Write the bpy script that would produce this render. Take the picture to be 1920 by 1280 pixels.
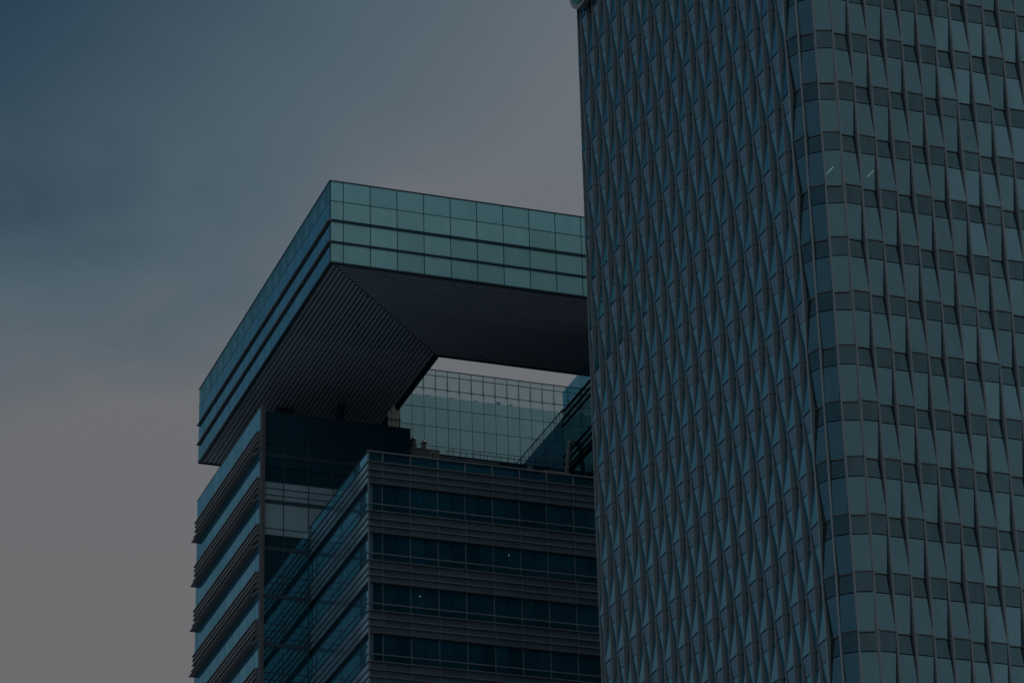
import bpy, math, random
from mathutils import Matrix, Vector
random.seed(7)
sc = bpy.context.scene
for o in list(bpy.data.objects):
    bpy.data.objects.remove(o)
col = sc.collection

# ------------------------------------------------------------------ camera
yaw, pitch, roll = math.radians(20.03), math.radians(25.725), math.radians(-1.4918)
F = Vector((math.sin(yaw) * math.cos(pitch), math.cos(yaw) * math.cos(pitch), math.sin(pitch)))
R0 = Vector((math.cos(yaw), -math.sin(yaw), 0)); U0 = R0.cross(F)
RR = R0 * math.cos(roll) + U0 * math.sin(roll); UU = U0 * math.cos(roll) - R0 * math.sin(roll)
cd = bpy.data.cameras.new('camera'); cam = bpy.data.objects.new('camera', cd); col.objects.link(cam)
cam.matrix_world = Matrix(((RR.x, UU.x, -F.x, 0), (RR.y, UU.y, -F.y, 0), (RR.z, UU.z, -F.z, 1.7), (0, 0, 0, 1)))
cd.sensor_width = 36; cd.lens = 6307.66 / 1920 * 36
cd.clip_start = 0.5; cd.clip_end = 6000
sc.camera = cam

# ------------------------------------------------------------------ sky and sun
SUN_EL, SUN_AZ = math.radians(46), math.radians(-96)      # azimuth from +Y towards +X
world = bpy.data.worlds.new("World"); sc.world = world; world.use_nodes = True
nt = world.node_tree; nt.nodes.clear(); N = nt.nodes.new; L = nt.links.new
out = N('ShaderNodeOutputWorld'); bg = N('ShaderNodeBackground'); bg.inputs['Strength'].default_value = 0.1
sky = N('ShaderNodeTexSky'); sky.sky_type = 'NISHITA'; sky.sun_disc = False
sky.sun_elevation = SUN_EL; sky.sun_rotation = SUN_AZ
sky.air_density = 1.6; sky.dust_density = 3.0; sky.ozone_density = 2.0
tc = N('ShaderNodeTexCoord')
def vmath(op, a=None, b=None):
    n = N('ShaderNodeVectorMath'); n.operation = op
    for i, v in enumerate((a, b)):
        if v is None: continue
        if isinstance(v, (tuple, list)): n.inputs[i].default_value = v
        else: L(v, n.inputs[i])
    return n
def fmath(op, a=None, b=None, clamp=False):
    n = N('ShaderNodeMath'); n.operation = op; n.use_clamp = clamp
    for i, v in enumerate((a, b)):
        if v is None: continue
        if isinstance(v, (int, float)): n.inputs[i].default_value = v
        else: L(v, n.inputs[i])
    return n.outputs[0]
def mrange(v, a, b, c, d, smooth=True):
    n = N('ShaderNodeMapRange'); n.interpolation_type = 'SMOOTHSTEP' if smooth else 'LINEAR'
    L(v, n.inputs[0])
    for i, q in enumerate((a, b, c, d)): n.inputs[i + 1].default_value = q
    return n.outputs[0]
def rgbmix(fac, a, b, blend='MIX'):
    n = N('ShaderNodeMix'); n.data_type = 'RGBA'; n.blend_type = blend
    if isinstance(fac, (int, float)): n.inputs[0].default_value = fac
    else: L(fac, n.inputs[0])
    for i, v in ((6, a), (7, b)):
        if isinstance(v, (tuple, list)): n.inputs[i].default_value = (*v, 1)
        else: L(v, n.inputs[i])
    return n.outputs[2]
dirn = vmath('NORMALIZE', tc.outputs['Generated'])
# the clearest, deepest blue lies high in the north-west, the thin overcast thickens away from it
blue = vmath('DOT_PRODUCT', dirn.outputs[0], tuple(Vector((-0.02, 0.80, 0.60)).normalized()))
sep = N('ShaderNodeSeparateXYZ'); L(dirn.outputs[0], sep.inputs[0])
mp = vmath('MULTIPLY', dirn.outputs[0], (1.0, 1.0, 1.9))
def noise(vec, scale, detail, rough, dist=0.0):
    n = N('ShaderNodeTexNoise'); L(vec, n.inputs['Vector'])
    n.inputs['Scale'].default_value = scale; n.inputs['Detail'].default_value = detail
    n.inputs['Roughness'].default_value = rough; n.inputs['Distortion'].default_value = dist
    return n.outputs['Fac']
n1 = noise(mp.outputs[0], 9.5, 5, 0.5, 0.35)
n2 = noise(mp.outputs[0], 22.0, 4, 0.5, 0.2)
ncomb = fmath('ADD', fmath('MULTIPLY', n1, 0.75), fmath('MULTIPLY', n2, 0.25))
veil = mrange(blue.outputs['Value'], 0.937, 0.984, 1.0, 0.0, False)
# towards the horizon the haze closes up; wisps of cloud drift through the lower sky
low = mrange(sep.outputs['Z'], 0.36, 0.53, 1.0, 0.0)
wisp = mrange(sep.outputs['Z'], 0.465, 0.505, 1.0, 0.15)
puff = fmath('MULTIPLY', fmath('SUBTRACT', ncomb, 0.5), fmath('MULTIPLY', wisp, 1.45))
cover = fmath('ADD', fmath('ADD', veil, puff), fmath('MULTIPLY', low, 0.32), True)
deep = rgbmix(0.10, (0.48, 1.42, 2.45), sky.outputs[0])
lowmid = rgbmix(mrange(cover, 0.0, 0.5, 0.0, 1.0, False), deep, (2.35, 3.6, 4.55))
south = mrange(sep.outputs['Y'], 0.75, -0.8, 0.0, 1.0)
greylight = rgbmix(low, (4.2, 4.85, 5.6), (4.65, 4.65, 4.9))
greylight = rgbmix(south, greylight, (8.2, 8.6, 9.0))
west = mrange(sep.outputs['X'], -0.15, -0.8, 0.0, 1.0)
greylight = rgbmix(west, greylight, (3.3, 4.9, 6.3))
final = rgbmix(mrange(cover, 0.5, 1.0, 0.0, 1.0, False), lowmid, greylight)
L(final, bg.inputs['Color']); L(bg.outputs[0], out.inputs['Surface'])

sl = bpy.data.lights.new('sun', 'SUN'); so = bpy.data.objects.new('sun', sl); col.objects.link(so)
sl.energy = 0.5; sl.angle = math.radians(14); sl.color = (1.0, 0.93, 0.84)
sd = Vector((math.sin(SUN_AZ) * math.cos(SUN_EL), math.cos(SUN_AZ) * math.cos(SUN_EL), math.sin(SUN_EL)))
so.rotation_euler = sd.to_track_quat('Z', 'Y').to_euler()

sc.view_settings.view_transform = 'Standard'; sc.view_settings.look = 'None'
sc.view_settings.exposure = -1.62; sc.view_settings.gamma = 1
sc.view_settings.use_curve_mapping = False
sc.cycles.max_bounces = 8; sc.cycles.glossy_bounces = 5; sc.cycles.transparent_max_bounces = 12
sc.cycles.caustics_reflective = False; sc.cycles.caustics_refractive = False

# ------------------------------------------------------------------ materials
def newmat(name):
    m = bpy.data.materials.new(name); m.use_nodes = True; t = m.node_tree; t.nodes.clear()
    return m, t
def solid(name, c, rough=0.5, metal=0.0, var=0.12, nscale=0.6, bump=0.0, streak=False, spec=0.4):
    m, t = newmat(name); A = t.nodes.new; K = t.links.new
    o = A('ShaderNodeOutputMaterial'); p = A('ShaderNodeBsdfPrincipled'); K(p.outputs[0], o.inputs[0])
    p.inputs['Roughness'].default_value = rough; p.inputs['Metallic'].default_value = metal
    p.inputs['Specular IOR Level'].default_value = spec
    g = A('ShaderNodeNewGeometry'); mapn = A('ShaderNodeMapping'); K(g.outputs['Position'], mapn.inputs[0])
    mapn.inputs['Scale'].default_value = (1, 1, 0.12) if streak else (1, 1, 1)
    n = A('ShaderNodeTexNoise'); K(mapn.outputs[0], n.inputs['Vector'])
    n.inputs['Scale'].default_value = nscale; n.inputs['Detail'].default_value = 6; n.inputs['Roughness'].default_value = 0.62
    oi = A('ShaderNodeObjectInfo')
    a1 = A('ShaderNodeMath'); a1.operation = 'MULTIPLY_ADD'; K(n.outputs['Fac'], a1.inputs[0])
    a1.inputs[1].default_value = var * 2.4; a1.inputs[2].default_value = 1 - var * 1.5
    a2 = A('ShaderNodeMath'); a2.operation = 'MULTIPLY_ADD'; K(oi.outputs['Random'], a2.inputs[0])
    a2.inputs[1].default_value = var * 0.8; K(a1.outputs[0], a2.inputs[2])
    mx = A('ShaderNodeVectorMath'); mx.operation = 'SCALE'; mx.inputs[0].default_value = c
    K(a2.outputs[0], mx.inputs['Scale']); K(mx.outputs[0], p.inputs['Base Color'])
    if bump:
        b = A('ShaderNodeBump'); b.inputs['Strength'].default_value = bump; b.inputs['Distance'].default_value = 0.02
        K(n.outputs['Fac'], b.inputs['Height']); K(b.outputs[0], p.inputs['Normal'])
    return m
def glass(name, tint, f0, body, trans=0.0, rough=0.015, var=0.14, wave=0.0025, wscale=0.55, streak=0.0):
    """coated facade glass: tinted mirror over a dark (or part see-through) body"""
    m, t = newmat(name); A = t.nodes.new; K = t.links.new
    o = A('ShaderNodeOutputMaterial')
    g = A('ShaderNodeNewGeometry'); oi = A('ShaderNodeObjectInfo')
    n = A('ShaderNodeTexNoise'); K(g.outputs['Position'], n.inputs['Vector'])
    n.inputs['Scale'].default_value = wscale; n.inputs['Detail'].default_value = 2
    add = A('ShaderNodeVectorMath'); add.operation = 'ADD'
    K(g.outputs['Position'], add.inputs[0])
    sc_ = A('ShaderNodeVectorMath'); sc_.operation = 'SCALE'; sc_.inputs[0].default_value = (37, 91, 53)
    K(oi.outputs['Random'], sc_.inputs['Scale']); K(sc_.outputs[0], add.inputs[1]); K(add.outputs[0], n.inputs['Vector'])
    b = A('ShaderNodeBump'); b.inputs['Strength'].default_value = 1.0; b.inputs['Distance'].default_value = wave * 1.6
    K(n.outputs['Fac'], b.inputs['Height'])
    gl = A('ShaderNodeBsdfGlossy'); gl.inputs['Roughness'].default_value = rough; K(b.outputs[0], gl.inputs['Normal'])
    dv = A('ShaderNodeMath'); dv.operation = 'MULTIPLY_ADD'; K(oi.outputs['Random'], dv.inputs[0])
    dv.inputs[1].default_value = var * 2; dv.inputs[2].default_value = 1 - var
    last = dv.outputs[0]
    n3 = A('ShaderNodeTexNoise'); mpn = A('ShaderNodeMapping'); K(g.outputs['Position'], mpn.inputs[0])
    mpn.inputs['Scale'].default_value = (1.6, 1.6, 0.35); K(mpn.outputs[0], n3.inputs['Vector'])
    n3.inputs['Scale'].default_value = 1.0; n3.inputs['Detail'].default_value = 7; n3.inputs['Roughness'].default_value = 0.6
    dm = A('ShaderNodeMath'); dm.operation = 'MULTIPLY_ADD'; K(n3.outputs['Fac'], dm.inputs[0])
    dm.inputs[1].default_value = 0.3 + streak; dm.inputs[2].default_value = 0.85 - streak / 2
    mm = A('ShaderNodeMath'); mm.operation = 'MULTIPLY'; K(last, mm.inputs[0]); K(dm.outputs[0], mm.inputs[1])
    ts = A('ShaderNodeVectorMath'); ts.operation = 'SCALE'; ts.inputs[0].default_value = tint
    K(mm.outputs[0], ts.inputs['Scale']); K(ts.outputs[0], gl.inputs['Color'])
    bs = A('ShaderNodeVectorMath'); bs.operation = 'SCALE'; bs.inputs[0].default_value = body
    K(mm.outputs[0], bs.inputs['Scale'])
    df = A('ShaderNodeBsdfDiffuse'); K(bs.outputs[0], df.inputs['Color'])
    base = df.outputs[0]
    if trans > 0:
        tr = A('ShaderNodeBsdfTransparent'); tr.inputs['Color'].default_value = (0.85, 0.92, 0.93, 1) if trans > 0.9 else (0.62, 0.80, 0.84, 1)
        mt = A('ShaderNodeMixShader'); mt.inputs[0].default_value = trans
        K(base, mt.inputs[1]); K(tr.outputs[0], mt.inputs[2]); base = mt.outputs[0]
    lw = A('ShaderNodeLayerWeight'); lw.inputs['Blend'].default_value = 0.5
    pw = A('ShaderNodeMath'); pw.operation = 'POWER'; K(lw.outputs['Facing'], pw.inputs[0]); pw.inputs[1].default_value = 3.2
    fa = A('ShaderNodeMath'); fa.operation = 'MULTIPLY_ADD'; K(pw.outputs[0], fa.inputs[0])
    fa.inputs[1].default_value = 1 - f0; fa.inputs[2].default_value = f0
    mx = A('ShaderNodeMixShader'); K(fa.outputs[0], mx.inputs[0]); K(base, mx.inputs[1]); K(gl.outputs[0], mx.inputs[2])
    K(mx.outputs[0], o.inputs[0])
    return m
def emit(name, c, s):
    m, t = newmat(name); o = t.nodes.new('ShaderNodeOutputMaterial'); e = t.nodes.new('ShaderNodeEmission')
    e.inputs[0].default_value = (*c, 1); e.inputs[1].default_value = s; t.links.new(e.outputs[0], o.inputs[0]); return m

M = dict(
    soffit=solid('brown_metal_slats', (0.42, 0.49, 0.59), 0.45, 0.0, 0.10),
    void=solid('black_joint', (0.006, 0.050, 0.075), 0.8),
    court_sky_refl=glass('painted_sky_reflection_glass', (0.24, 0.40, 0.44), 0.30, (0.42, 0.62, 0.70), 0, 0.02, 0.06),  # sky reflection on the court wall, painted in as a paler glass colour
    lowpane=glass('shaded_blue_glass', (0.12, 0.28, 0.38), 0.12, (0.02, 0.07, 0.12), 0, 0.03, 0.12),
    backing=solid('rear_wall_paint', (0.28, 0.42, 0.46), 0.7),
    dark=solid('dark_painted_steel', (0.020, 0.060, 0.085), 0.55),
    fin=solid('bronze_aluminium', (0.235, 0.285, 0.31), 0.42, 0.0, 0.10, streak=True),
    ledge=solid('ledge_bronze', (0.105, 0.11, 0.115), 0.5),
    louvre=solid('louvre_bronze', (0.185, 0.20, 0.215), 0.5, 0.0, 0.12, spec=0.15),
    rail=solid('rail_bronze', (0.19, 0.225, 0.25), 0.5, spec=0.15),
    spand=solid('front_spandrel_metal', (0.088, 0.140, 0.178), 0.5, 0.0, 0.3, 0.5, streak=True, spec=0.12),
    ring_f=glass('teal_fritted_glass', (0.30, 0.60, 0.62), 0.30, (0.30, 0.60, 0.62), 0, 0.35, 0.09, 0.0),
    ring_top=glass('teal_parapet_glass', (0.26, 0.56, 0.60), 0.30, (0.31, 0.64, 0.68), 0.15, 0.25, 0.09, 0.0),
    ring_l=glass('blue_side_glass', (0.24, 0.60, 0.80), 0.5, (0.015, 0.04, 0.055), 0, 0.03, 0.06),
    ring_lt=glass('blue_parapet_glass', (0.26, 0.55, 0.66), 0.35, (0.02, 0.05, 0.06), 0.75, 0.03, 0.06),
    side=glass('blue_window_glass', (0.25, 0.60, 0.78), 0.42, (0.07, 0.22, 0.31), 0, 0.02, 0.07),
    side_sp=glass('grey_side_spandrel', (0.27, 0.47, 0.58), 0.42, (0.20, 0.31, 0.39), 0, 0.12, 0.1),
    dkwin=glass('dark_window_glass', (0.16, 0.46, 0.58), 0.20, (0.008, 0.095, 0.15), 0.35, 0.012, 0.25, 0.001),
    mirror=glass('court_wall_glass', (0.16, 0.33, 0.38), 0.46, (0.004, 0.065, 0.10), 0, 0.008, 0.05, 0.003, 0.4),
    screen=glass('rear_screen_glass', (0.28, 0.52, 0.54), 0.25, (0.30, 0.48, 0.54), 0, 0.03, 0.05),
    screen_t=glass('rear_screen_clear_glass', (0.30, 0.50, 0.54), 0.10, (0.05, 0.08, 0.08), 0.95, 0.02, 0.04),
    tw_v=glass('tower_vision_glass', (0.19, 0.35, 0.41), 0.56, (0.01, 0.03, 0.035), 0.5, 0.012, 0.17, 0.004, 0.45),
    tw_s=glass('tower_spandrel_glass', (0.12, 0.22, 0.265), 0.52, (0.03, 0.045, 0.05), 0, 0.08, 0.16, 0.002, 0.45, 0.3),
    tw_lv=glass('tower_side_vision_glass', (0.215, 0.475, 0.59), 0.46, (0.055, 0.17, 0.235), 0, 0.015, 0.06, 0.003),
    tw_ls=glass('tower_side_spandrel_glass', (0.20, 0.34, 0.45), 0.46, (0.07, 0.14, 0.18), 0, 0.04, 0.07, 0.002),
    steel=solid('stainless_steel', (0.62, 0.60, 0.56), 0.22, 0.9, 0.1),
    cream=solid('pale_lagging', (0.78, 0.70, 0.60), 0.5, 0.0, 0.15),
    box=solid('brown_plant_box', (0.27, 0.24, 0.25), 0.6),
    pale=solid('pale_panel', (0.34, 0.36, 0.34), 0.5),
    conc=solid('roof_concrete', (0.22, 0.22, 0.21), 0.8, 0, 0.2),
    city=solid('distant_wall', (0.075, 0.075, 0.08), 0.7),
    citywin=glass('distant_window', (0.12, 0.18, 0.22), 0.3, (0.012, 0.018, 0.022), 0, 0.1),
    ground=solid('bounce_ground', (0.27, 0.28, 0.29), 0.85, 0, 0.25, 0.08),  # unseen ground, tone raised to bounce light up onto the soffit
    sign_g=solid('sign_green', (0.004, 0.17, 0.15), 0.4),
    sign_r=solid('sign_rim', (0.22, 0.23, 0.25), 0.35, 0.3),
    tube=emit('lamp_tube_glow', (0.80, 0.95, 0.72), 16),
    spot=emit('downlight_glow', (0.9, 0.98, 1.0), 9.0),
)

# ------------------------------------------------------------------ helpers
class MB:
    def __init__(s): s.v = []; s.f = []
    def hexa(s, p):     # p: 4 bottom (ccw), 4 top
        b = len(s.v); s.v += [tuple(q) for q in p]
        s.f += [(b, b+3, b+2, b+1), (b+4, b+5, b+6, b+7)] + [(b+i, b+(i+1) % 4, b+4+(i+1) % 4, b+4+i) for i in range(4)]
    def box(s, x0, x1, y0, y1, z0, z1):
        s.hexa([(x0, y0, z0), (x1, y0, z0), (x1, y1, z0), (x0, y1, z0), (x0, y0, z1), (x1, y0, z1), (x1, y1, z1), (x0, y1, z1)])
    def prism(s, prof, x0, x1, c0=0.0, c1=0.0):
        """profile [(y,z)] extruded along x; c0/c1 = slope of the cut with y (mitres)"""
        b = len(s.v); n = len(prof)
        s.v += [(x0 + c0 * y, y, z) for y, z in prof] + [(x1 + c1 * y, y, z) for y, z in prof]
        s.f += [tuple(range(b, b + n))[::-1], tuple(range(b + n, b + 2 * n))]
        s.f += [(b+i, b+(i+1) % n, b+n+(i+1) % n, b+n+i) for i in range(n)]
    def lathe(s, prof, seg=16, cx=0, cy=0):
        b = len(s.v); n = len(prof)
        for r, z in prof:
            for k in range(seg):
                a = 2 * math.pi * k / seg; s.v.append((cx + r * math.cos(a), cy + r * math.sin(a), z))
        for i in range(n - 1):
            for k in range(seg):
                s.f.append((b+i*seg+k, b+i*seg+(k+1) % seg, b+(i+1)*seg+(k+1) % seg, b+(i+1)*seg+k))
        s.f += [tuple(b + k for k in range(seg))[::-1], tuple(b + (n-1)*seg + k for k in range(seg))]
    def mesh(s, name, m):
        me = bpy.data.meshes.new(name); me.from_pydata(s.v, [], s.f); me.materials.append(m)
        import bmesh
        bm = bmesh.new(); bm.from_mesh(me); bmesh.ops.recalc_face_normals(bm, faces=bm.faces); bm.to_mesh(me); bm.free()
        me.update(); return me
def empty(name, loc, label=None, cat=None, group=None):
    o = bpy.data.objects.new(name, None); o.location = loc; col.objects.link(o)
    if label: o['label'] = label
    if cat: o['category'] = cat
    if group: o['group'] = group
    return o
def wloc(o):
    v = Vector(o.location); p = o.parent
    while p: v = v + Vector(p.location); p = p.parent
    return v
def link(name, me, parent, loc=(0, 0, 0), rz=0.0, kind=None):
    o = bpy.data.objects.new(name, me); col.objects.link(o)
    o.rotation_euler = (0, 0, rz)
    if parent is not None:
        o.parent = parent; o.location = Vector(loc) - wloc(parent)
    else: o.location = loc
    if kind: o['kind'] = kind
    return o
cache = {}
class Frame:
    """facade frame: s runs along the wall, d outwards, z up (local x = s, local y = inwards)"""
    def __init__(s, x, y, ux, uy):
        s.o = Vector((x, y, 0)); s.u = Vector((ux, uy, 0)).normalized(); s.i = Vector((0, 0, 1)).cross(s.u)
        s.rz = math.atan2(s.u.y, s.u.x)
    def at(s, a, d=0.0, z=0.0): return s.o + s.u * a - s.i * d + Vector((0, 0, z))
def fbox(fr, name, parent, s0, s1, d0, d1, z0, z1, m, kind=None):
    key = (round(s1-s0, 3), round(d1-d0, 3), round(z1-z0, 3), m.name)
    if key not in cache:
        b = MB(); a, e, h = (s1-s0)/2, (d1-d0)/2, (z1-z0)/2; b.box(-a, a, -e, e, -h, h); cache[key] = b.mesh(name, m)
    return link(name, cache[key], parent, fr.at((s0+s1)/2, (d0+d1)/2, (z0+z1)/2), fr.rz, kind)
def fprism(fr, name, parent, prof, s0, s1, m, c0=0.0, c1=0.0, kind=None):
    """profile [(outwards, z)] extruded along the wall"""
    b = MB(); z0 = prof[0][1]; b.prism([(-d, z - z0) for d, z in prof], 0, s1 - s0, c0, c1)
    return link(name, b.mesh(name, m), parent, fr.at(s0, 0, z0), fr.rz, kind)
FRONT = lambda x, y: Frame(x, y, 1, 0)      # faces -Y
SIDE = lambda x, y: Frame(x, y, 0, -1)      # faces -X, s runs towards -Y

# ------------------------------------------------------------------ ground
b = MB(); b.box(-2500, 2500, -2500, 2500, -0.5, 0)
g = link('ground', b.mesh('ground', M['ground']), None); g['kind'] = 'structure'

# ================================================================== LEFT OFFICE BUILDING
B = empty('office_building', (88, 250, 0), 'teal glass office building with a hollow square roof frame raised on its wings', 'building')
def part_mesh(name, boxes, m, parent):
    b = MB(); P = wloc(parent)
    for q in boxes: b.box(q[0]-P.x, q[1]-P.x, q[2]-P.y, q[3]-P.y, q[4]-P.z, q[5]-P.z)
    o = bpy.data.objects.new(name, b.mesh(name, m)); col.objects.link(o); o.parent = parent
    return o

# ---- raised roof frame -------------------------------------------------
XL, YF, YR, XI, YI = 67.92, 228.0, 269.4, 81.5, 242.15
XR = 109.0; ZB = 123.6; ZT = 130.86
ring = part_mesh('roof_frame', [
    (XL+0.25, XI, YI, YR-0.2, ZB+0.25, 129.0), (XL+0.25, XR, YF+0.25, YI, ZB+0.25, 129.0)], M['void'], B)
rows = [(123.62, 125.28), (125.48, 127.18), (127.42, 129.02), (129.08, 130.80)]
ff = FRONT(XL, YF); fs = SIDE(XL, YR)
LF = XR - XL; LS = YR - YF
fx = [0.06, 1.12] + [1.12 + 2.26*k for k in range(1, 18)]
fx = [x for x in fx if x < LF - 0.3] + [LF]
sx = [LS - 0.06, LS - 1.14] + [LS - 1.14 - 2.265*k for k in range(1, 18)]
sx = sorted([x for x in sx if x > 0.4] + [0.06])
for r, (z0, z1) in enumerate(rows):
    for a, c in zip(fx, fx[1:]):
        fbox(ff, 'glass_pane', ring, a+0.035, c-0.035, -0.12, 0.0, z0, z1, M['ring_top' if r == 3 else 'ring_f'])
    for a, c in zip(sx, sx[1:]):
        fbox(fs, 'side_glass_pane', ring, a+0.03, c-0.03, -0.12, 0.0, z0, z1, M['ring_lt' if r == 3 else 'ring_l'])
# mullions behind the joints, corner bead and coping
for a in fx[1:]:
    fbox(ff, 'mullion', ring, a-0.04, a+0.04, -0.22, -0.05, ZB, ZT-0.06, M['dark'])
for a in sx[1:-1]:
    fbox(fs, 'mullion', ring, a-0.03, a+0.03, -0.22, -0.05, ZB, ZT-0.06, M['dark'])
fbox(ff, 'corner_bead', ring, 0.0, 0.05, -0.05, 0.0, ZB, ZT-0.06, M['dark'])
fbox(ff, 'coping', ring, -0.03, LF, -0.25, 0.03, ZT-0.06, ZT+0.05, M['dark'])
fbox(fs, 'coping', ring, 0, LS - 0.26, -0.25, 0.03, ZT-0.06, ZT+0.05, M['dark'])
fbox(ff, 'transom', ring, 0.05, LF, -0.06, 0.012, 129.02, 129.08, M['dark'])
fbox(fs, 'transom', ring, 0, LS, -0.06, 0.012, 129.02, 129.08, M['dark'])
for z in (125.28, 127.18):
    fprism(fs, 'ledge', ring, [(-0.1, z), (0.20, z), (0.20, z+0.05), (-0.1, z+0.20)], 0, LS + 0.20, M['louvre'])
    fprism(ff, 'ledge', ring, [(-0.1, z+0.002), (0.12, z+0.002), (0.12, z+0.06), (-0.1, z+0.22)], 0.0, LF, M['dark'])
fbox(ff, 'edge_trim', ring, 0.0, LF, -0.35, -0.01, ZB-0.10, ZB, M['dark'])
fbox(fs, 'edge_trim', ring, 0.0, LS-0.36, -0.35, -0.01, ZB-0.10, ZB, M['dark'])
# steel braces and screen bars seen through the parapet glass
for a, c in zip(sx, sx[1:]):
    if c - a < 1.3: continue
    b = MB(); w = c - a
    b.v = [(x, y, z) for y in (-0.02, 0.02) for x, z in ((-0.75, 1.72), (0.75, 1.72), (0.75, 0.35), (0.35, 0.6))]; b.f = [(0, 1, 2, 3), (7, 6, 5, 4)] + [(q_, 4 + q_, 4 + (q_+1) % 4, (q_+1) % 4) for q_ in range(4)]
    link('parapet_brace', b.mesh('parapet_brace', M['pale']), ring, fs.at((a+c)/2, -0.25, 129.0), fs.rz)
for a, c in zip(fx, fx[1:]):
    n = 6 if c - a > 1.5 else 3
    b = MB()
    for k in range(n):
        q = (k + 0.5 + random.uniform(-.2, .2)) * (c - a) / n
        if random.random() < 0.8: b.box(q-0.05, q+0.05, 0.5, 0.6, 0.9 - random.uniform(0, .5), 1.75)
    b.box(0, c-a, 0.45, 0.55, 0.86, 0.98)
    link('screen_bars', b.mesh('screen_bars', M['fin']), ring, ff.at(a, 0, 129.0), 0)
# slatted soffit: mitred at the corner
soff_boxes = [(XL+0.3, XI, YI, YR, ZB+0.03, ZB+0.25), (XL+0.3, XR, YF+0.3, YI, ZB+0.01, ZB+0.25)]
part_mesh('soffit_board', soff_boxes, M['void'], B).parent = B
P0 = 0.405
def slat_prof(w, h): return [(-w/2, h), (-w/2*0.8, h*0.35), (-w/2*0.4, 0), (w/2*0.4, 0), (w/2*0.8, h*0.35), (w/2, h)]
k45 = (YI - YF) / (XI - XL)
ns = int((XI - XL - 0.5) / P0)
for k in range(ns):
    x = XL + 0.55 + k * P0                       # left arm: slats run along Y
    y0 = YF + (x - XL) * k45
    b = MB(); prof = slat_prof(0.31, 0.05)
    n = len(prof); y1 = YR
    vs = [(w, -0.0 + (w) * k45, z) for w, z in prof] + [(w, y1 - y0, z) for w, z in prof]
    b.v = vs; b.f = [tuple(range(n))[::-1], tuple(range(n, 2*n))] + [(i, (i+1) % n, n+(i+1) % n, n+i) for i in range(n)]
    link('soffit_slat', b.mesh('soffit_slat', M['soffit']), ring, (x, y0, ZB - 0.02))
nf = int((YI - YF - 0.5) / 0.425)
for k in range(nf):
    y = YF + 0.55 + k * 0.425                    # front arm: slats run along X
    x0 = XL + (y - YF) / k45 + 0.12
    b = MB(); prof = slat_prof(0.27, 0.035); n = len(prof)
    b.v = [(w / k45, w, z) for w, z in prof] + [(XR - x0, w, z) for w, z in prof]
    b.f = [tuple(range(n))[::-1], tuple(range(n, 2*n))] + [(i, (i+1) % n, n+(i+1) % n, n+i) for i in range(n)]
    link('soffit_slat', b.mesh('soffit_slat', M['soffit']), ring, (x0, y, ZB - 0.025))
for x, y, w, m_ in ((92.2, 239.9, 0.95, 'pale'), (93.0, 239.9, 0.12, 'pale'), (79.9, 241.2, 0.18, 'steel'), (78.2, 242.6, 0.18, 'steel'), (79.6, 243.4, 0.14, 'steel'),
                    (76.9, 245.6, 0.14, 'steel'), (73.4, 238.2, 0.2, 'dark'), (72.6, 233.0, 0.2, 'dark'), (80.9, 240.2, 0.2, 'steel')):
    b = MB(); b.box(-w/2, w/2, -0.05, 0.05, -0.10, 0.0)
    link('soffit_fitting', b.mesh('soffit_fitting', M[m_]), ring, (x, y, ZB-0.03))
# inner fascias
fbox(SIDE(XI, YR), 'inner_fascia', ring, 0, YR - YI, -0.2, 0.0, ZB-0.10, ZB+0.24, M['dark'])
fbox(FRONT(XI, YI), 'inner_fascia', ring, 0, XR - XI, 0.0, 0.2, ZB-0.10, ZB+0.24, M['dark'])
fbox(FRONT(XL, YR), 'inner_fascia', ring, 0, XI - XL, 0.0, 0.22, ZB-0.10, ZB+0.24, M['dark'])

# ---- left wing ----------------------------------------------------------
LX, LY0, LY1, LTOP = 67.92, 248.3, 269.4, 119.85
lw = part_mesh('left_wing', [(LX+0.35, 81.1, LY0+0.3, LY1-0.2, 60, 119.0), (LX+0.02, 81.12, LY0+0.05, LY1, 0, 60)], M['void'], B)
fl = SIDE(LX, LY1); LEN = LY1 - LY0
floors = [115.80 - 4.2*k for k in range(-0, 13)]        # underside of each louvre band
bay = [0.05] + [1.0 + 2.37*k for k in range(0, 9)] + [LEN - 0.05]
bay = [q for q in bay if q < LEN - 0.6] + [LEN - 0.05]
for i, z in enumerate(floors):
    top = LTOP if i == 0 else floors[i-1]
    for a, c in zip(bay, bay[1:]):
        fbox(fl, 'side_window', lw, a+0.03, c-0.03, -0.15, 0.0, z+1.95, top-0.02, M['side'])
    for a in bay[1:-1]:
        fbox(fl, 'side_mullion', lw, a-0.03, a+0.03, -0.2, -0.04, z+1.95, top, M['dark'])
    fbox(fl, 'band_back', lw, 0, LEN, -0.2, 0.0, z, z+1.93, M['dark'])
    for q, (h, w) in enumerate(((0.50, 0.30), (1.02, 0.22), (1.46, 0.20), (1.86, 0.24))):
        zz = z + h
        fprism(fl, 'louvre_blade', lw, [(0.0, zz), (w, zz-0.02), (w, zz+0.05), (0.08, zz+0.40 if q < 3 else zz+0.10), (0.0, zz+0.40 if q < 3 else zz+0.10)], 0, LEN - 0.35, M['louvre'])
    fprism(fl, 'canopy_blade', lw, [(0.0, z), (0.50, z), (0.50, z+0.03), (0.0, z+0.46)], 0, LEN - 1.0, M['louvre'])
    fprism(fl, 'canopy_blade_end', lw, [(0.0, z), (0.16, z), (0.16, z+0.03), (0.0, z+0.4)], LEN - 0.98, LEN - 0.3, M['louvre'])
fbox(fl, 'coping', lw, 0, LEN, -0.2, 0.02, LTOP-0.02, LTOP+0.05, M['dark'])
fbox(FRONT(LX, LY0), 'corner_post', lw, 0.02, 0.36, 0.02, 0.30, 60, LTOP+0.05, M['ledge'])
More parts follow.
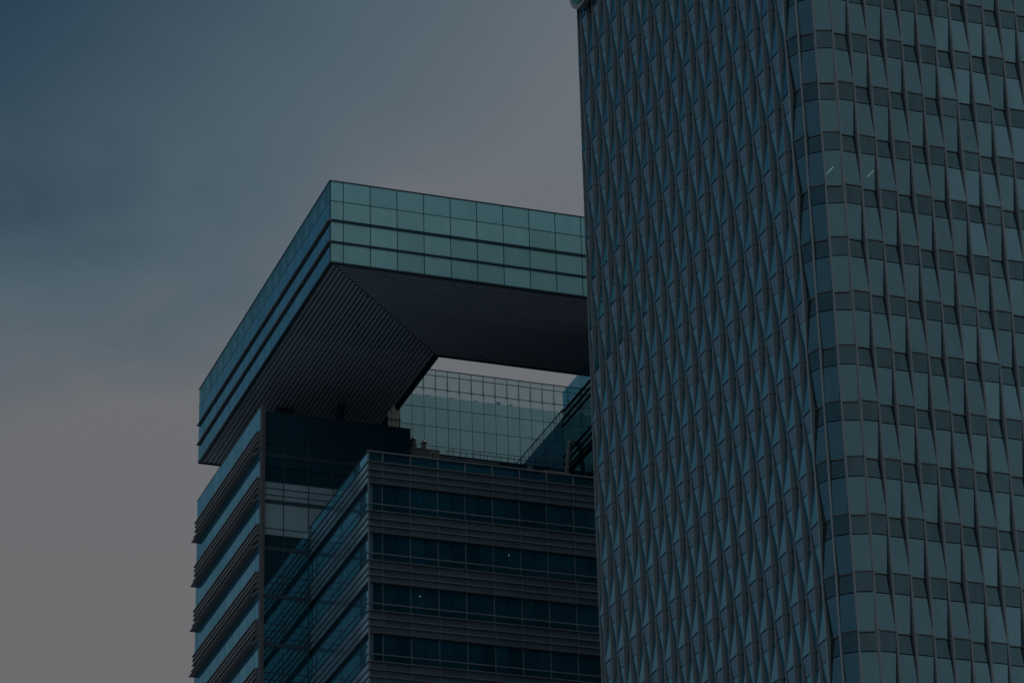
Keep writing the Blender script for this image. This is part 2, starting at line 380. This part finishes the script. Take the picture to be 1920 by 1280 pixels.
# court-facing glass wall of the left wing
fc = FRONT(LX+0.42, LY0); WL = 81.14 - LX - 0.42
cb = [0.0, 1.62] + [1.62 + 2.16*k for k in range(1, 6)]; cb = [q for q in cb if q < WL-0.5] + [WL]
zc = [119.42]; z = 115.52
while z > 78:
    zc += [z+1.80, z+1.20, z+0.60, z]; z -= 4.2
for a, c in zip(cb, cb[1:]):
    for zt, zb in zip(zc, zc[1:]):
        fbox(fc, 'court_glass_pane', lw, a+0.02, c-0.02, -0.12, 0.0, zb+0.02, zt-0.02, M['court_sky_refl'] if 108.3 < (zb+zt)/2 < 113.4 else M['mirror'])  # middle rows carry the painted sky reflection
for j, zz in enumerate(zc[1:]):
    thick = (j % 4 == 3)
    fbox(fc, 'court_transom', lw, 0, WL, -0.1, 0.05 if thick else 0.035, zz - (0.17 if thick else 0.03), zz + (0.17 if thick else 0.03), M['dark'])
for a in cb[1:-1]:
    fbox(fc, 'court_mullion', lw, a-0.035, a+0.035, -0.1, 0.03, 78, 119.42, M['dark'])
fbox(fc, 'coping', lw, 0, WL, -0.2, 0.03, 119.42, 119.5, M['dark'])
# stubs that carry the roof frame
for x, y, w in ((72.2, 256.5, 1.3), (76.6, 254.0, 0.6), (72.5, 264.5, 1.3), (79.5, 262.0, 0.9)):
    b = MB(); b.box(-w/2, w/2, -w/2, w/2, 0, 4.6); b.box(-w/2-0.08, w/2+0.08, -w/2-0.08, w/2+0.08, 4.3, 4.6)
    link('roof_support', b.mesh('roof_support', M['dark']), lw, (x, y, 119.0))

# ---- front wing ----------------------------------------------------------
FX, FY, FTOP = 72.23, 231.97, 109.36
FXE = 104.0; FYE = LY0 - 0.02
fw = part_mesh('front_wing', [(FX+7.5, FXE-0.6, FY+7.0, FYE, 60, 108.0), (FX+0.32, FXE, FY+0.3, FYE, 0, 72),
                              (FX+0.1, FXE, FY+0.1, FYE, 108.0, 108.2)], M['void'], B)
f1 = FRONT(FX, FY); f2 = SIDE(FX, FYE); L2 = FYE - FY
posts = [0.0, 1.22] + [1.22 + 2.29*k for k in range(1, 14)] + [FXE - FX]
bays2 = [0.05, 1.0] + [1.0 + 2.19*k for k in range(1, 7)] + [L2 - 0.05]
ffl = [106.73 - 4.17*k for k in range(0, 8)]
for i, z in enumerate(ffl):
    nxt = z - 4.17
    # spandrel zone stands 0.5 m proud of the windows
    fbox(f1, 'floor_slab', fw, 0.06, FXE-FX, -7.0, -0.06, z+0.06, z+0.30, M['dark'])
    for a, c in zip(posts, posts[1:]):
        a2 = a + (0.14 if a == 0 else 0.03)
        for q, (h0, h1) in enumerate(((0.03, 0.50), (0.53, 1.08), (1.11, 1.70))):
            fbox(f1, 'spandrel_panel', fw, a2, c-0.03, -0.08, -0.03*(1 if q != 1 else 1.6), z+h0, z+h1, M['spand'])
        m1 = (a2 + c) / 2
        for s0, s1 in (((a2+0.02, m1-0.02), (m1+0.02, c-0.03)) if c - a > 1.5 else ((a2+0.02, c-0.03),)):
            fbox(f1, 'window_pane', fw, s0, s1, -0.31, -0.25, nxt+1.74, z+0.04, M['dkwin'])
        if i == 0:
            fbox(f1, 'parapet_pane', fw, a2, c-0.03, -0.10, -0.05, z+1.74, FTOP-0.06, M['dkwin'])
            fbox(f1, 'parapet_post', fw, c-0.05, c+0.05, -0.12, 0.02, z+1.7, FTOP, M['rail'])
        fbox(f1, 'seam', fw, c-0.035, c+0.035, -0.08, 0.03, z, z+1.72, M['rail'])
        fbox(f1, 'window_mullion', fw, c-0.05, c+0.05, -0.33, -0.19, nxt+1.7, z+0.02, M['spand'])
    for h, w in ((0.50, 0.15), (1.08, 0.17), (1.72, 0.20)):
        fbox(f1, 'rail_blade', fw, -0.10, FXE-FX, -0.03, w, z+h-0.01, z+h+0.045, M['rail'])
    fbox(f1, 'rail_blade', fw, -0.05, FXE-FX, 0.03, 0.11, nxt+2.31, nxt+2.38, M['rail'])
    fbox(f1, 'band_soffit', fw, 0.02, FXE-FX, -0.25, -0.01, z-0.04, z+0.03, M['ledge'])
    # side
    for q, (h0, h1) in enumerate(((0.06, 0.50), (0.56, 1.08), (1.14, 1.70))):
        for a, c in zip(bays2, bays2[1:]):
            fbox(f2, 'side_spandrel', fw, a+0.015, c-0.015, -0.08, 0.0, z+h0, z+h1, M['side_sp'])
    for a, c in zip(bays2, bays2[1:]):
        fbox(f2, 'side_window', fw, a+0.03, c-0.03, -0.31, -0.25, nxt+1.74, z+0.0, M['side'])
        if i == 0:
            fbox(f2, 'side_parapet_pane', fw, a+0.02, c-0.02, -0.06, 0.0, z+1.74, FTOP-0.04, M['side'])
    for h in (0.50, 1.08, 1.72):
        fbox(f2, 'side_rail', fw, 0, L2-0.02, -0.02, 0.06, z+h+0.0, z+h+0.05, M['dark'])
    fbox(f2, 'side_rail', fw, 0, L2-0.02, 0.03, 0.10, nxt+2.31, nxt+2.37, M['dark'])
    fbox(f2, 'band_soffit', fw, 0.0, L2-0.30, -0.25, 0.03, z-0.02, z+0.05, M['dark'])
    fbox(f2, 'band_back', fw, 0.0, L2-0.35, -0.25, -0.1, z+0.1, z+1.72, M['dark'])
    fbox(f1, 'band_back', fw, 0.30, FXE-FX, -0.25, -0.1, z+0.1, z+1.70, M['dark'])
fbox(f1, 'top_rail', fw, -0.08, FXE-FX, -0.02, 0.12, FTOP-0.05, FTOP+0.06, M['rail'])
fbox(f2, 'top_rail', fw, 0, L2-0.1, -0.02, 0.05, FTOP-0.03, FTOP+0.03, M['dark'])
fbox(f1, 'corner_post', fw, 0.0, 0.11, -0.11, 0.03, 72, FTOP-0.06, M['rail'])
fbox(f1, 'corner_post', fw, 0.29, 0.41, -0.36, -0.19, 72, FTOP-2.8, M['rail'])
# blinds of uneven length behind the front windows, and a few lit lamps
for i, z in enumerate(ffl[:6]):
    for a, c in zip(posts, posts[1:]):
        if c - a < 1.5 or random.random() < 0.45: continue
        dz = random.choice((0.5, 0.9, 1.5, 2.2))
        s0 = a + random.choice((0.1, 1.2)); s1 = min(c-0.1, s0 + random.choice((1.0, 2.0)))
        fbox(f1, 'window_blind', fw, s0, s1, -0.60, -0.55, z+0.05-dz, z+0.05, M['conc'])
for x, y, z in ((82.95, 233.2, 102.45), (84.3, 233.2, 102.45), (76.9, 233.4, 98.25)):
    b = MB(); b.lathe([(0.07, 0), (0.07, 0.05)], 10)
    o = link('ceiling_light', b.mesh('ceiling_light', M['spot']), fw, (x, y, z - 0.12))

# ---- right wing (mostly behind the tower) --------------------------------
WX = 94.1
rw = part_mesh('right_wing', [(WX+0.3, XR-0.3, YF+4.3, 245.6, 0, ZB-0.12), (WX+0.3, XR-0.3, 245.6, 259.2, 0, 120.9)], M['void'], B)
fr_ = SIDE(WX, 245.8)
LW = 245.8 - (YF + 4)
bw = [0.03] + [2.26*k for k in range(1, 7)]; bw = [q for q in bw if q < LW] + [LW]
for i in range(0, 5):
    z = 119.80 - 4.2*i; top = ZB - 0.12 if i == 0 else z + 4.2
    for a, c in zip(bw, bw[1:]):
        fbox(fr_, 'side_window', rw, a+0.03, c-0.03, -0.15, 0.0, z+1.85, top-0.02, M['mirror' if i else 'side'])
    for h in (0.55, 1.2, 1.85):
        fbox(fr_, 'side_rail', rw, -0.3, LW, -0.02, 0.10, z+h, z+h+0.05, M['dark'])
    for h0, h1 in ((0.05, .53), (.63, 1.18), (1.28, 1.83)):
        for a, c in zip(bw, bw[1:]):
            fbox(fr_, 'side_spandrel', rw, a+0.02, c-0.02, -0.12, -0.02, z+h0, z+h1, M['mirror'])
    if i > 0: fprism(fr_, 'canopy_blade', rw, [(0, z), (0.25, z), (0.25, z+0.03), (0, z+0.3)], -0.1, LW, M['dark'])
fr2 = SIDE(WX, 259.3)
b2 = [0.03 + 2.24*k for k in range(7)]
for a, c in zip(b2, b2[1:]):
    for z0, z1 in ((119.9, 121.1), (117.9, 119.86), (115.9, 117.86), (113.9, 115.86)):
        fbox(fr2, 'low_side_pane', rw, a+0.02, c-0.02, -0.1, 0.0, z0, z1, M['lowpane'])
for k in range(19):
    fbox(fr2, 'baluster', rw, 0.1+0.73*k, 0.14+0.73*k, -0.08, -0.04, 121.1, 121.95, M['dark'])
fbox(fr2, 'handrail', rw, 0, 13.4, -0.10, -0.02, 121.95, 122.01, M['dark'])

# ---- rear block with tall glass screen -------------------------------------
SX0, SX1, SY = 83.78, 106.0, 259.4
rb = part_mesh('rear_block', [(SX0+0.3, SX1, SY+0.45, YR, 0, 128.2), (81.2, SX0-0.2, 262.0, YR, 0, 126.0)], M['backing'], B)
fq = FRONT(SX0, SY)
zz = [130.86, 130.30, 128.98, 127.08, 125.25, 123.35, 121.5, 119.6, 117.7]
mx = [0.0, 1.13] + [1.13 + 1.132*k for k in range(1, 19)]
for a, c in zip(mx, mx[1:]):
    for j, (zt, zb) in enumerate(zip(zz, zz[1:])):
        if j == 2:
            fbox(fq, 'screen_pane', rb, a+0.018, c-0.018, -0.04, 0.0, 128.25, zt-0.02, M['screen_t'])
            fbox(fq, 'screen_pane', rb, a+0.018, c-0.018, -0.04, 0.0, zb+0.02, 128.248, M['screen'])
        else: fbox(fq, 'screen_pane', rb, a+0.018, c-0.018, -0.04, 0.0, zb+0.02, zt-0.02, M['screen_t' if j < 2 else 'screen'])
    # tapered glass stiffener behind the clear top
    b = MB(); b.hexa([(-0.14, 0.06, 0), (0.10, 0.06, 0), (0.10, 0.14, 0), (-0.14, 0.14, 0), (-0.04, 0.06, 1.4), (0.02, 0.06, 1.4), (0.02, 0.14, 1.4), (-0.04, 0.14, 1.4)])
    link('stiffener', b.mesh('stiffener', M['screen_t']), rb, fq.at(a, 0, 128.85), 0)
for a in mx:
    fbox(fq, 'screen_mullion', rb, a-0.016, a+0.016, -0.07, 0.015, 117.7, 130.86, M['dark'])
for j, q in enumerate(zz):
    w = 0.035 if j in (0,) else 0.02
    fbox(fq, 'screen_transom', rb, 0, mx[-1], -0.07, 0.017, q-w, q+w, M['dark'])
fbox(FRONT(81.3, SY+0.6), 'stair_core', rb, 0, 2.42, -2.0, 0.0, 100, 126.0, M['dark'])
# uneven plant and parapet line behind the clear panes
hh = [0.25, 0.2, 0.3, 0.2, 0.3, 0.2, 0.3, 0.25, 0.45, 0.35, 0.2, 0.1, 0.1, 0.2, 0.2, 0.2]
for k, h in enumerate(hh):
    s0 = 0.2 + k*1.13 + random.uniform(-.2, .2)
    b = MB(); w = random.uniform(0.35, 0.9); b.box(-w/2, w/2, -0.3, 0.3, 0, h); b.box(-w/5, w/5, -0.2, 0.2, h, h+0.25)
    link('roof_plant_silhouette', b.mesh('roof_plant', M['pale']), rb, (SX0+s0+0.5, SY+0.85, 128.1))

# ---- court terrace between the wings --------------------------------------
ct = part_mesh('court_terrace', [(81.16, WX-0.02, LY0+0.7, SY-0.1, 100, 116.55)], M['conc'], B)
ft = FRONT(81.2, LY0+0.6)
fbox(ft, 'terrace_edge', ct, 2.6, WX-81.25, -0.1, 0.0, 116.9, 117.75, M['void'])
fbox(ft, 'terrace_rail', ct, 2.4, 8.0, 0.05, 0.12, 117.38, 117.50, M['pale'])
for k in range(16):
    fbox(ft, 'rail_post', ct, 3.3+0.62*k, 3.34+0.62*k, -0.12, -0.08, 117.70, 118.22 + 0.1*math.sin(k*1.7), M['dark'])
fbox(ft, 'rail_top', ct, 3.3, 12.7, -0.12, -0.08, 118.16, 118.20, M['dark'])

# ================================================================== things on the roof
def lathe_thing(name, prof, loc, m, label, cat, group=None, seg=18, extra=None):
    root = empty(name, loc, label, cat, group)
    b = MB(); b.lathe(prof, seg); link('pipe_body', b.mesh('pipe_body', m), root, loc)
    if extra:
        for nm, pr, mm in extra:
            b = MB(); b.lathe(pr, seg); link(nm, b.mesh(nm, mm), root, loc)
    return root
lathe_thing('exhaust_pipe', [(0.26, 0), (0.26, 0.95), (0.22, 1.05)], (81.72, 249.3, 118.05), M['steel'],
            'short shiny steel exhaust pipe nearest the court wall, on the brown roof box', 'pipe', 'steel pipes on the brown roof box',
            extra=[('pipe_collar', [(0.29, 0.78), (0.29, 0.84)], M['dark'])])
lathe_thing('exhaust_pipe', [(0.26, 0), (0.26, 0.80), (0.10, 1.02)], (82.66, 249.3, 118.05), M['steel'],
            'short shiny steel exhaust pipe on the right side of the brown roof box', 'pipe', 'steel pipes on the brown roof box',
            extra=[('pipe_collar', [(0.29, 0.62), (0.29, 0.68)], M['dark'])])
lathe_thing('flue_stack', [(0.18, 0), (0.18, 3.1), (0.05, 3.4)], (80.22, 250.2, 119.0), M['cream'],
            'cream flue stack standing just below the inner edge of the slatted soffit', 'pipe',
            extra=[('flue_pipe', [(0.19, 0), (0.19, 2.9)], M['cream'])])
o = bpy.data.objects['flue_stack']
for dx, h in ((-0.34, 2.7), (0.28, 2.75)):
    b = MB(); b.lathe([(0.15, 0), (0.15, h), (0.04, h+0.25)], 14); link('flue_pipe', b.mesh('flue_pipe', M['cream']), o, (80.22+dx, 250.2, 119.0))
b = MB(); b.box(-0.62, 0.62, -0.30, -0.24, 0, 0.07); link('flue_clamp', b.mesh('flue_clamp', M['dark']), o, (80.22, 250.2, 120.9))
tk = lathe_thing('domed_vent', [(0.85, 0.0), (0.85, 0.55), (0.80, 0.60), (0.60, 0.95), (0.3, 1.12), (0.02, 1.16)], (81.75, 251.6, 118.6), M['conc'],
            'round grey domed roof vent half hidden behind the court wall end', 'vent',
            extra=[('vent_throat', [(0.80, -2.0), (0.80, -0.01)], M['void'])])
pb = empty('plant_box', (82.6, 249.3, 116.5), 'brown metal plant box carrying two steel exhaust pipes', 'plant box')
b = MB(); b.box(-1.28, 1.28, -0.45, 0.45, 0, 1.5); link('casing', b.mesh('casing', M['box']), pb, (82.6, 249.3, 116.5))
b = MB(); b.box(-1.32, 1.32, -0.49, 0.49, 1.5, 1.56); link('lid', b.mesh('lid', M['box']), pb, (82.6, 249.3, 116.5))
eb = empty('equipment_cabinet', (83.28, 248.7, 116.9), 'small pale equipment cabinet in front of the brown plant box', 'cabinet')
b = MB(); b.box(-0.42, 0.42, -0.12, 0.12, 0, 0.95); link('cabinet_body', b.mesh('cabinet_body', M['pale']), eb, (83.28, 248.7, 116.9))
b = MB(); b.box(-0.20, 0.20, -0.135, -0.12, 0.2, 0.7); link('cabinet_door', b.mesh('cabinet_door', M['conc']), eb, (83.28, 248.7, 116.9))
b = MB(); b.box(-0.2, 0.2, -0.2, 0.2, 0, 0.5); b.box(-0.22, 0.22, -0.22, 0.22, 0.5, 0.54)
o = link('vent_cowl', b.mesh('vent_cowl', M['pale']), None, (92.0, 248.7, 116.95))
o['label'] = 'tiny pale vent cowl at the right end of the terrace rail'; o['category'] = 'vent'
# curved duct in front of the right wing
du = empty('curved_duct', (93.55, 243.3, 113.5), 'grey curved steel duct in the gap beside the right wing', 'duct')
b = MB(); pts = []
for k in range(15):
    t = k / 14
    if t < 0.6: c = Vector((93.6 - 0.45*(1-t/0.6), 243.3, 113.5 + t/0.6*3.5))
    else:
        a = (t-0.6)/0.4*math.pi*0.8; c = Vector((93.6 + 0.45*(1-math.cos(a))*0.5, 243.3, 117.0 + 0.75*math.sin(a)))
    pts.append(c)
seg = 12; ring_v = []
for k, c in enumerate(pts):
    tg = (pts[min(k+1, 14)] - pts[max(k-1, 0)]).normalized(); n1v = Vector((0, 1, 0)); n2v = tg.cross(n1v)
    for j in range(seg):
        a = 2*math.pi*j/seg; q = c + n1v*math.cos(a)*0.2 + n2v*math.sin(a)*0.2 - Vector((93.55, 243.3, 113.5)); b.v.append(tuple(q))
for k in range(14):
    for j in range(seg): b.f.append((k*seg+j, k*seg+(j+1) % seg, (k+1)*seg+(j+1) % seg, (k+1)*seg+j))
b.f += [tuple(range(seg))[::-1], tuple(14*seg + j for j in range(seg))]
link('duct_body', b.mesh('duct_body', M['pale']), du, (93.55, 243.3, 113.5))
lb = empty('roof_locker', (89.5, 236.0, 108.2), 'low dark roof locker behind the right end of the front parapet', 'locker')
b = MB(); b.box(-1.1, 1.1, -0.5, 0.5, 0, 2.9); link('locker_body', b.mesh('locker_body', M['box']), lb, (89.5, 236, 108.2))
b = MB(); b.prism([(-0.55, 0), (0.55, 0), (0.3, 0.2), (-0.3, 0.2)], -1.1, 1.1); link('locker_lid', b.mesh('locker_lid', M['box']), lb, (89.5, 236, 111.1))

# ================================================================== RIGHT TOWER
S = 0.866; Q_ = S / 0.97
def zs(z): return 1.7 + (z - 1.7) * S
XT = 91.72 * S
nodes = [Vector((XT, (191.35 + 1.345*m) * S, 0)) for m in [30.6] + list(range(30, 0, -1))]
nodes += [Vector((91.66*S, 191.35*S, 0)), Vector((92.05*S, 190.2*S, 0)), Vector((92.95*S, 189.42*S, 0)), Vector((94.15*S, 189.0*S, 0))]
nodes += [Vector(((94.15 + 1.377*k) * S, 189.0*S, 0)) for k in range(1, 30)]
QOFF = -34                      # column index of nodes[0]; front columns count from 0
TW = empty('office_tower', (105*Q_, 200*Q_, 0), 'tall curtain-walled tower with zigzag folded glass panels and a rounded corner', 'building')
AMP = 0.165 * S; H = 4.2 * S; SP = 1.42 * S
KB, KT = -6, 13
def zk(k): return zs(101.8 + 4.2 * k)
def slab_hexa(x0, x1, yb, yt, z0, z1, th):
    """thin leaning slab: outer face at y (neg = outwards) yb at z0, yt at z1"""
    return [(x0, yb, z0), (x1, yb, z0), (x1, yb+th, z0), (x0, yb+th, z0), (x0, yt, z1), (x1, yt, z1), (x1, yt+th, z1), (x0, yt+th, z1)]
items = []
mcache = {}
rest = {}
for i in range(len(nodes) - 1):
    q = QOFF + i; A_, B_ = nodes[i], nodes[i+1]
    w = (B_ - A_).length; u = (B_ - A_).normalized(); rz = math.atan2(u.y, u.x)
    left = q < -3
    for k in range(KB, KT):
        s = 1 if (q + k) % 2 else -1
        items.append((i, q, k, w, rz, s, A_, left))
def size_key(it):
    i, q, k, *_ = it
    vis = (k < 7 if q >= -6 else k < 13)
    return (0 if vis else 1, 0 if q >= -3 else 1, -q, k)
items.sort(key=size_key)
def tower_piece(name, key, build, m, it, idx):
    i, q, k, w, rz, s, A_, left = it
    if idx < 300:
        kk = (name, round(w, 3), s, m.name, key)
        if kk not in mcache: b = MB(); build(b); mcache[kk] = b.mesh(name, m)
        link(name, mcache[kk], TW, (A_.x, A_.y, zk(k)), rz)
    else:
        b = MB(); build(b); r = rest.setdefault((name, m.name), (MB(), m))[0]
        base = len(r.v); cz, sz = math.cos(rz), math.sin(rz); P = TW.location
        r.v += [(x*cz - y*sz + A_.x - P.x, x*sz + y*cz + A_.y - P.y, z + zk(k)) for x, y, z in b.v]
        r.f += [tuple(base + n for n in f) for f in b.f]
for idx, it in enumerate(items):
    i, q, k, w, rz, s, A_, left = it
    amp = AMP * 1.2 if left else AMP
    yb, yt = -amp*s, amp*s
    fw_ = (0.036 if left else 0.058) * Q_
    ff_ = (0.008 if left else 0.028) * Q_
    fk_ = (0.008 if left else 0.02) * Q_
    g_ = 0.04
    ys = yb + (yt - yb) * (H - SP) / H
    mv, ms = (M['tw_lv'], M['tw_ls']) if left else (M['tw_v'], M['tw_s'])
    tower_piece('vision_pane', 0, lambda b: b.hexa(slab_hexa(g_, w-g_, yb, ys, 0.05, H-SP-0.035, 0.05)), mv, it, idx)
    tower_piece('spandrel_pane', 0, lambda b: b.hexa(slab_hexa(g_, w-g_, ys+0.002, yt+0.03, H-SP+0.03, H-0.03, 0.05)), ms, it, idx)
    lt = (0.014 if left else 0.03) * Q_
    tower_piece('sill_ledge', 0, lambda b: b.hexa(slab_hexa(0.03, w-0.03, yb-lt, yb-lt, -lt, lt+0.01, 0.20)), M['dark' if left else 'ledge'], it, idx)
    tower_piece('fin', (1 if (i + k) % 2 else 0) + (2 if left else 0),
                lambda b: b.hexa(slab_hexa(-fw_, fw_, -amp-ff_-(fk_ if (i+k) % 2 else -fk_), -amp-ff_+(fk_ if (i+k) % 2 else -fk_), 0.012, H-0.012, 0.55)), M['fin'], it, idx)
for (nm, mn), (r, m) in rest.items():
    o = bpy.data.objects.new(nm + '_field', r.mesh(nm + '_field', m)); col.objects.link(o); o.parent = TW; o['kind'] = 'stuff'
# inner structure: floor slabs, core, opaque backing on the left side
inner = [Vector((XT + 0.35, nodes[0].y, 0)), Vector((XT + 0.35, 191.35*S, 0)), Vector((92.35*S, 190.5*S, 0)), Vector((93.1*S, 189.85*S, 0)), Vector((94.2*S, 189.4*S, 0)), Vector((nodes[-1].x, 189.4*S, 0))]
def poly_slab(b, pts, z0, z1):
    P = TW.location; n = len(pts); base = len(b.v)
    b.v += [(p.x-P.x, p.y-P.y, z0) for p in pts] + [(p.x-P.x, p.y-P.y, z1) for p in pts]
    b.f += [tuple(range(base, base+n))[::-1], tuple(range(base+n, base+2*n))] + [(base+j, base+(j+1) % n, base+n+(j+1) % n, base+n+j) for j in range(n)]
XE = nodes[-1].x; YE = nodes[0].y
loop = inner + [Vector((XE, YE, 0))]
for k in range(KB, KT):
    b = MB(); poly_slab(b, loop, zk(k) - 0.66, zk(k) - 0.04)
    o = bpy.data.objects.new('floor_slab', b.mesh('floor_slab', M['city'])); col.objects.link(o); o.parent = TW
b = MB(); P = TW.location
b.box(XT+7-P.x, XE-P.x, 189*S+6-P.y, YE-P.y, 0, zk(KT))
b.box(XT+0.36-P.x, XT+7-P.x, 196*S-P.y, YE-P.y, zk(KB), zk(KT))
b.box(XE-0.3-P.x, XE-P.x, 189.4*S-P.y, YE-P.y, zk(KB), zk(KT))
o = bpy.data.objects.new('core', b.mesh('core', M['void'])); col.objects.link(o); o.parent = TW
b = MB(); poly_slab(b, [Vector((XT, YE, 0))] + [Vector(n) for n in nodes[30:35]] + [Vector((XE, 189*S, 0)), Vector((XE, YE, 0))], 0, zk(KB) - 0.06)
o = bpy.data.objects.new('lower_storeys', b.mesh('lower_storeys', M['tw_ls'])); col.objects.link(o); o.parent = TW
b = MB(); poly_slab(b, loop, zk(KT), zk(KT) + 3.0)
o = bpy.data.objects.new('roof_storey', b.mesh('roof_storey', M['tw_ls'])); col.objects.link(o); o.parent = TW
b = MB()
for k in range(KB, KT):
    b.box(XT+0.4-P.x, XE-P.x, YE-P.y, YE+0.12-P.y, zk(k)-1.3, zk(k)+0.1)
o = bpy.data.objects.new('rear_bands', b.mesh('rear_bands', M['city'])); col.objects.link(o); o.parent = TW
b = MB(); b.box(XT+0.38-P.x, XE-P.x, YE-P.y, YE+0.04-P.y, zk(KB), zk(KT))
o = bpy.data.objects.new('rear_glazing', b.mesh('rear_glazing', M['citywin'])); col.objects.link(o); o.parent = TW
# blinds behind some panes so the panes differ
for it in items[:224]:
    i, q, k, w, rz, s, A_, left = it
    if left or random.random() < 0.5: continue
    B_ = nodes[i+1]; u = (B_ - A_).normalized(); nrm = Vector((0, 0, 1)).cross(u)
    h = random.choice((0.5, 0.9, 1.4, 2.2)); bb = MB(); bb.box(0.1, w-0.1, 0.42, 0.45, H-SP-0.1-h, H-SP-0.1)
    kk = ('blind', round(w, 3), h)
    if kk not in mcache: mcache[kk] = bb.mesh('blind', M['conc'])
    link('blind', mcache[kk], TW, (A_.x, A_.y, zk(k)), rz)
# two lit tubes under a ceiling
for x, y in ((92.28, 187.18), (95.22, 186.78)):
    b = MB(); b.box(-0.022, 0.022, -0.48, 0.48, -0.03, 0)
    link('lamp_tube', b.mesh('lamp_tube', M['tube']), TW, (x*Q_, y*Q_, zk(4) - 0.78*Q_))
# bent gutter bracket on the corner fin
# round sign high on the far end of the tower's side
sg = empty('round_sign', (XT - 0.3, 222.8*Q_, 1.7+149.2*Q_), 'round green sign disc with grey rim at the upper edge of the tower side', 'sign')
def disc(r, t, m, nm, off, hole=None):
    b = MB(); n = 36
    for xx in (-off, -off - t):
        for k in range(n): a = 2*math.pi*k/n; b.v.append((xx, r*math.cos(a), r*math.sin(a)))
    b.f += [tuple(range(n))[::-1], tuple(range(n, 2*n))] + [(j, (j+1) % n, n+(j+1) % n, n+j) for j in range(n)]
    link(nm, b.mesh(nm, m), sg, (XT-0.3, 222.8*Q_, 1.7+149.2*Q_))
disc(2.95*Q_, 0.40, M['sign_r'], 'sign_rim', 0.0); disc(2.5*Q_, 0.06, M['sign_g'], 'sign_face', 0.40)

# ================================================================== city behind the camera (mirrored in the glass)
def highrise(x0, x1, y0, y1, h, label, step=4.2, bayw=4.5):
    root = empty('high_rise', ((x0+x1)/2, (y0+y1)/2, 0), label, 'building', 'high-rises across the street')
    P = root.location
    b = MB(); b.box(x0-P.x, x1-P.x, y0-P.y, y1-P.y, 0, h); b.box(x0+4-P.x, x1-6-P.x, y0+3-P.y, y1-3-P.y, h, h+4)
    o = bpy.data.objects.new('walls', b.mesh('walls', M['city'])); col.objects.link(o); o.parent = root
    b = MB(); z = 8
    while z < h - 4:
        b.box(x0+0.8-P.x, x1-0.8-P.x, y1-P.y, y1+0.12-P.y, z, z+2.2); z += step
    o = bpy.data.objects.new('window_bands', b.mesh('window_bands', M['citywin'])); col.objects.link(o); o.parent = root
    b = MB(); x = x0 + 0.8
    while x < x1: b.box(x-0.2-P.x, x+0.2-P.x, y1+0.12-P.y, y1+0.4-P.y, 0, h); x += bayw
    o = bpy.data.objects.new('pilasters', b.mesh('pilasters', M['city'])); col.objects.link(o); o.parent = root
    b = MB()
    for j in range(5):
        xx = random.uniform(x0+2, x1-4); b.box(xx-P.x, xx+random.uniform(1.5, 4)-P.x, y1-6-P.y, y1-3-P.y, h, h+random.uniform(1.5, 5))
    o = bpy.data.objects.new('roof_plant', b.mesh('roof_plant', M['city'])); col.objects.link(o); o.parent = root
highrise(150, 171, -75, -40, 236, 'tallest dark high-rise mirrored in the window bands of the front wing')
highrise(112, 152, -80, -45, 222, 'dark high-rise mirrored low in the court wall of the left wing')
highrise(214, 300, -90, -55, 118, 'broad lower high-rise mirrored at the foot of the tower front')
print('objects', len(bpy.data.objects))
